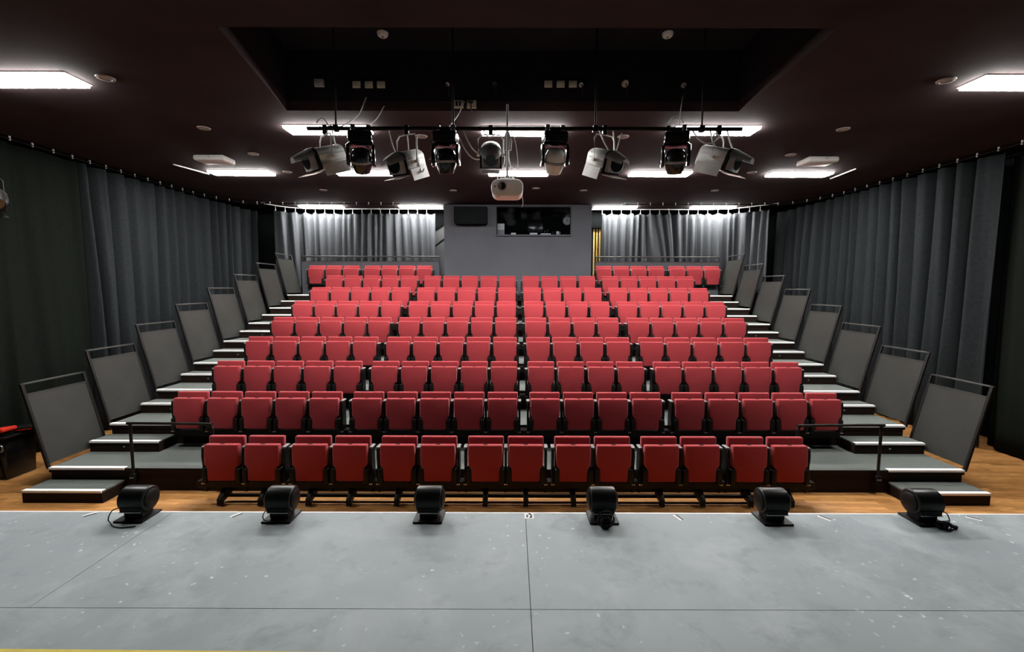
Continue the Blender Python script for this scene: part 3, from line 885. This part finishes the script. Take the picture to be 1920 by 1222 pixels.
def lantern(x, dirv, label, drop=.35, mm='lantern', y=BARY, z=BARZ, cables=(), door=0, group='lanterns on the lighting bar'):
    """body axis = +x of the aimed frame"""
    t = thing('stage_lantern', label, 'stage lantern', (x, y, z), group)
    R = Matrix.Translation((0, 0, -drop)) @ aim(dirv)
    Ryaw = Matrix.Translation((0, 0, -drop)) @ aim((dirv[0], dirv[1], 0))
    arch = lambda w, zb, zs, zt: [(-w, zb), (w, zb), (w, zs)] + [(w * math.cos(a), zs + (zt - zs) * math.sin(a)) for a in [PI * i / 10 for i in range(1, 10)]] + [(-w, zs)]
    bb = bm_new(); add_prism(bb, arch(.118, -.115, .05, .13), 'x', -.20, .14, bev=.008, seg=2, mtx=R)
    for s in (-1, 1):
        add_box(bb, -.18, .13, s * .118 - .006, s * .118 + .006, .02, .032, mtx=R); add_box(bb, -.18, .13, s * .118 - .006, s * .118 + .006, -.06, -.05, mtx=R)
    body = obj('body', bb, M[mm], t)
    bb = bm_new(); add_prism(bb, arch(.128, -.125, .055, .14), 'x', .14, .175, bev=.006, seg=1, mtx=R); obj('bezel', bb, M['black'], t)
    bb = bm_new(); add_prism(bb, arch(.10, -.10, .03, .10), 'x', .175, .25, bev=.006, seg=1, mtx=R); obj('snout', bb, M['grey' if mm == 'lantern' else 'black'], t)
    bb = bm_new(); add_cyl(bb, (.25, 0, 0), (.256, 0, 0), .085, n=28, mtx=R); obj('lens', bb, M['lens'], t)
    # curved visor
    tb = bmesh.new()
    rows = []
    for i, u in enumerate((.175, .25, .33, .40)):
        k = 1 - .55 * (i / 3) ** 2
        rows.append([tb.verts.new((u, .122 * k * math.cos(a), .045 - .03 * i / 3 + .095 * math.sin(a) * (1 - .35 * i / 3))) for a in [PI * j / 14 for j in range(15)]])
    for A, B in zip(rows, rows[1:]):
        for j in range(14): tb.faces.new((A[j], A[j + 1], B[j + 1], B[j]))
    bmesh.ops.solidify(tb, geom=tb.faces[:], thickness=.004)
    bb = bm_new(); merge(bb, tb, R); obj('visor', bb, M['grey' if mm == 'lantern' else 'black'], t)
    bb = bm_new(); add_box(bb, .15, .36, -.10, .10, -.142, -.136, mtx=R); obj('lower_flap', bb, M['white' if mm == 'lantern' else 'black'], t)
    if door:
        bb = bm_new(); add_box(bb, -.17, .14, door * .122, door * .128, -.215, -.085, mtx=R @ Matrix.Rotation(door * .12, 4, 'X')); obj('side_door', bb, M[mm], t)
    bb = bm_new(); add_box(bb, -.23, -.2, -.08, .08, -.08, .07, bev=.01, mtx=R); obj('rear_cap', bb, M['black'], t)
    # yoke and clamp
    bb = bm_new()
    W = .145
    for s in (-1, 1):
        add_tube(bb, [(0, s * W, 0), (0, s * W, drop - .12), (0, s * (W - .03), drop - .075), (0, 0, drop - .065)], .009, n=8, smooth=False, mtx=Ryaw)
        add_cyl(bb, (0, s * (W - .03), 0), (0, s * (W + .02), 0), .018, n=12, mtx=Ryaw)
    obj('yoke', bb, M['cable' if mm == 'lantern' else 'black'], t)
    bb = bm_new(); add_box(bb, -.025, .025, -.03, .03, -.07, .035, bev=.006, seg=1); obj('clamp', bb, M['black'], t)
    for c in cables:
        bb = bm_new(); add_tube(bb, c, .0085, n=6); obj('power_cable', bb, M['cable'], t)
    return t

def mover(x, tilt, pan, label, lit='gloss', cables=()):
    t = thing('moving_head', label, 'moving head light', (x, BARY, BARZ), 'moving head lights on the bar', pan)
    bb = bm_new(); add_box(bb, -.14, .14, -.11, .11, -.175, -.05, bev=.02, seg=2); obj('base', bb, M['gloss'], t)
    bb = bm_new()
    for s in (-1, 1): add_box(bb, s * .09 - .025, s * .09 + .025, -.03, .03, -.06, .04, bev=.006, seg=1)
    obj('clamp', bb, M['steel'], t)
    bb = bm_new()
    add_box(bb, -.145, .145, -.07, .07, -.205, -.178, bev=.01)
    for s in (-1, 1):
        a, c = sorted((s * .128, s * .165))
        add_prism(bb, [(-.06, -.19), (.06, -.19), (.065, -.36), (.04, -.43), (-.04, -.43), (-.065, -.36)], 'x', a, c, bev=.01, seg=2)
    obj('arm', bb, M['gloss'], t)
    R = Matrix.Translation((0, 0, -.36)) @ Matrix.Rotation(tilt, 4, 'X')
    bb = bm_new()
    add_lathe(bb, [(0, .135), (.06, .13), (.10, .10), (.118, .05), (.12, -.02), (.112, -.07), (.095, -.12), (.085, -.15), (.08, -.152), (.0, -.14)], n=32, mtx=R)
    h = obj('head', bb, M[lit], t)
    bb = bm_new(); add_cyl(bb, (0, 0, -.139), (0, 0, -.148), .072, n=28, mtx=R); obj('lens', bb, M['lens'], h)
    bb = bm_new(); add_lathe(bb, [(.121, -.03), (.126, -.025), (.126, -.005), (.121, 0)], n=32, mtx=R); obj('band', bb, M['grey'], h)
    for c in cables:
        bb = bm_new(); add_tube(bb, c, .006, n=6); obj('power_cable', bb, M['cable'], t)

def arc(x0, z0, x1, z1, dz, y=0.0, y1=None):
    y1 = y if y1 is None else y1
    return [(x0 + (x1 - x0) * u, y + (y1 - y) * u, z0 + (z1 - z0) * u - dz * 4 * u * (1 - u)) for u in (0, .25, .5, .75, 1)]
up = RT - BARZ
lantern(-2.13, (-.64, -.69, -.36), 'grey stage lantern aimed outward at the left end of the bar', .34, door=1,
        cables=[arc(-.1, .06, .06, -.02, -.09), arc(.08, .0, .16, -.22, .08), [(.3, .62, .6), (.26, .4, .3), (.16, .1, .06), (.05, 0, .03)]])
mover(-1.71, .5, .15, 'black moving head beside the leftmost grey lantern', cables=[arc(-.05, 0, .12, -.18, .1), [(.2, .62, .5), (.12, .4, .25), (0, .1, .03)]])
lantern(-1.17, (-.42, -.83, -.36), 'grey stage lantern third along the bar, turned part left', .39, door=1,
        cables=[arc(-.22, .0, -.12, -.3, .04), arc(.0, 0, .02, -.28, .02), arc(.12, -.3, .2, -.46, .1)])
mover(-.71, .25, -.1, 'glossy black moving head just left of the central lantern', cables=[arc(-.2, -.35, -.1, -.1, .05), [(.1, .62, .55), (.06, .4, .3), (.02, .05, .03)]])
lantern(-.18, (.04, -.91, -.42), 'grey stage lantern facing the stage just above the projector', .30,
        cables=[arc(-.33, .0, -.05, -.26, .12), arc(-.38, -.08, -.06, -.30, .14), arc(-.1, .02, .05, -.05, .08)])
mover(.575, .55, .12, 'black moving head with a pale lit top right of the projector', 'lantern', cables=[arc(-.12, .02, -.13, -.12, .02)])  # light on the black head is put into its colour: pale grey paint
lantern(1.16, (.42, -.83, -.36), 'grey stage lantern alone between the two right moving heads', .37, door=-1,
        cables=[arc(-.08, .02, .06, -.25, .02), arc(.1, .02, .13, -.28, .02), arc(.08, -.42, .16, -.32, .12), arc(.2, -.05, .12, -.33, .0)])
mover(2.0, .35, -.2, 'black moving head beside the rightmost grey lantern', cables=[[(.15, .62, .6), (.1, .4, .35), (.04, .05, .0)], arc(-.1, .08, .08, .06, -.08)])
lantern(2.50, (.64, -.69, -.36), 'grey stage lantern aimed outward at the right end of the bar', .34, door=-1,
        cables=[arc(-.32, .0, .02, -.08, .12), arc(-.1, -.02, .06, -.24, .1), arc(.1, -.02, .18, -.24, .02)])
tl = lantern(-5.78, (.7, -.35, -.3), 'dark lantern hanging at the left picture edge before the curtain', .30, 'black', 5.12, 4.0, group='side lanterns')
bb = bm_new(); add_tube(bb, [(0, 0, .03), (0, 0, CEIL - 4.0)], .016, n=8, smooth=False); obj('drop_pipe', bb, M['guard'], tl)

# projector
t = thing('projector', 'white rounded projector hung on a pole below the lighting bar', 'projector', (.01, 5.95, 3.945))
bb = bm_new()
out = []
for cx, cz, a0 in ((.115, .022, 0), (-.115, .022, 90), (-.115, -.022, 180), (.115, -.022, 270)):
    for i in range(7):
        a = math.radians(a0 + 15 * i)
        out.append((cx + .085 * math.cos(a), cz + .082 * math.sin(a)))
add_prism(bb, out, 'y', -.14, .17, bev=.014, seg=2)
obj('case', bb, M['white'], t)
bb = bm_new(); add_cyl(bb, (-.065, -.135, .015), (-.065, -.156, .015), .058, n=32); obj('lens_ring', bb, M['grey'], t)
bb = bm_new(); add_cyl(bb, (-.065, -.150, .015), (-.065, -.159, .015), .046, n=32); obj('lens', bb, M['lens'], t)
bb = bm_new(); add_cyl(bb, (-.155, -.138, .01), (-.155, -.143, .01), .010, n=14); obj('sensor', bb, M['black'], t)
bb = bm_new(); add_box(bb, -.09, .09, -.08, .1, .10, .13, bev=.004, seg=1); add_box(bb, -.03, .03, -.03, .03, .13, .175, bev=.004, seg=1); obj('mount', bb, M['steel'], t)
bb = bm_new(); add_tube(bb, [(0, 0, .17), (0, 0, CEIL - 3.945)], .015, n=10, smooth=False); obj('pole', bb, M['grey'], t)
bb = bm_new(); add_prism(bb, [(-.05, .50), (.05, .50), (.06, .62), (.02, .74), (-.02, .74), (-.06, .62)], 'y', .02, .05, bev=.004, seg=1); obj('pole_bracket', bb, M['grey'], t)
for c in ([(0, .02, .72), (.07, .02, .7), (.12, .02, .5), (.14, .02, .25)], [(.03, .02, .65), (.02, .02, .4), (.07, .05, .2), (.05, .1, .1)], [(-.05, .05, .62), (-.04, .05, .35), (-.13, .05, .2), (-.1, .08, .09)]):
    bb = bm_new(); add_tube(bb, c, .006, n=6); obj('signal_cable', bb, M['cable'], t)
box_obj('foot', M['white'], t, -.14, -.09, -.13, -.1, -.115, -.098)
bb = bm_new(); add_tube(bb, [(.19, .1, -.05), (.205, .1, -.14), (.19, .1, -.2)], .005, n=6); obj('power_cable', bb, M['cable'], t)

# ------------------------------------------------------------------ things by the left curtain
t = thing('storage_tub', 'black plastic tub on the parquet beside the lowest left guard panel', 'tub', (-7.08, 6.28, 0), rz=.0)
bb = bm_new()
add_prism(bb, [(-.27, 0), (.13, 0), (.17, .60), (-.33, .60)], 'y', -.2, .2, bev=.02, seg=2)
obj('body', bb, M['gloss'], t)
bb = bm_new(); add_box(bb, -.35, .19, -.23, .23, .585, .62, bev=.012); obj('rim', bb, M['black'], t)
bb = bm_new(); add_tube(bb, [(.1, -.235, .52), (.16, -.25, .5), (.16, -.25, .44), (.1, -.235, .42)], .012); obj('handle', bb, M['steel'], t)
t = thing('folding_tray', 'bright red plastic lid tilted on top of the black tub', 'lid', (-7.12, 6.16, .625))
bb = bm_new(); add_box(bb, -.24, .20, -.10, .10, .03, .085, bev=.02, seg=2, mtx=Matrix.Rotation(math.radians(-9), 4, 'Y')); obj('panel', bb, M['redplastic'], t)
bb = bm_new(); add_box(bb, -.2, .16, -.08, .08, .0, .03, bev=.006, seg=1); obj('rib', bb, M['black'], t)
t = thing('flat_case', 'thin black case with a red edge leaning on the black tub', 'case', (-6.98, 6.40, .62))
mt = Matrix.Rotation(math.radians(-8), 4, 'Y')
bb = bm_new(); add_box(bb, -.20, .24, -.12, .12, .015, .06, bev=.008, seg=1, mtx=mt); obj('shell', bb, M['black'], t)
bb = bm_new(); add_box(bb, -.18, .22, -.126, -.118, .022, .034, mtx=mt); obj('edge_band', bb, M['redplastic'], t)
t = thing('timber_offcut', 'pale upright timber leg in front of the black tub', 'timber', (-7.0, 6.02, 0))
bb = bm_new(); add_box(bb, -.03, .012, -.015, .015, 0, .34, mtx=Matrix.Rotation(math.radians(-9), 4, 'Y')); obj('post', bb, M['wood'], t)

# ------------------------------------------------------------------ camera and world
cam = bpy.data.cameras.new('camera')
co = bpy.data.objects.new('camera', cam)
COL.objects.link(co)
cam.sensor_width = 36
cam.lens = 36 * 848.42 / 1920
cam.clip_start = .05
mw = Matrix.Rotation(.00145, 4, 'Z') @ Matrix.Rotation(PI / 2 - .0860, 4, 'X') @ Matrix.Rotation(.002287, 4, 'Z')
co.matrix_world = Matrix.Translation((.0829, 0, 2.6997)) @ mw
SC.camera = co
wd = bpy.data.worlds.new('world')
SC.world = wd
wd.use_nodes = True
wd.node_tree.nodes['Background'].inputs[0].default_value = (0, 0, 0, 1)
SC.view_settings.view_transform = 'Standard'
SC.view_settings.look = 'None'
SC.view_settings.exposure = 0
SC.view_settings.gamma = 1
SC.view_settings.use_curve_mapping = False
SC.cycles.use_denoising = True
SC.cycles.max_bounces = 8
SC.cycles.diffuse_bounces = 5
SC.cycles.sample_clamp_indirect = 6
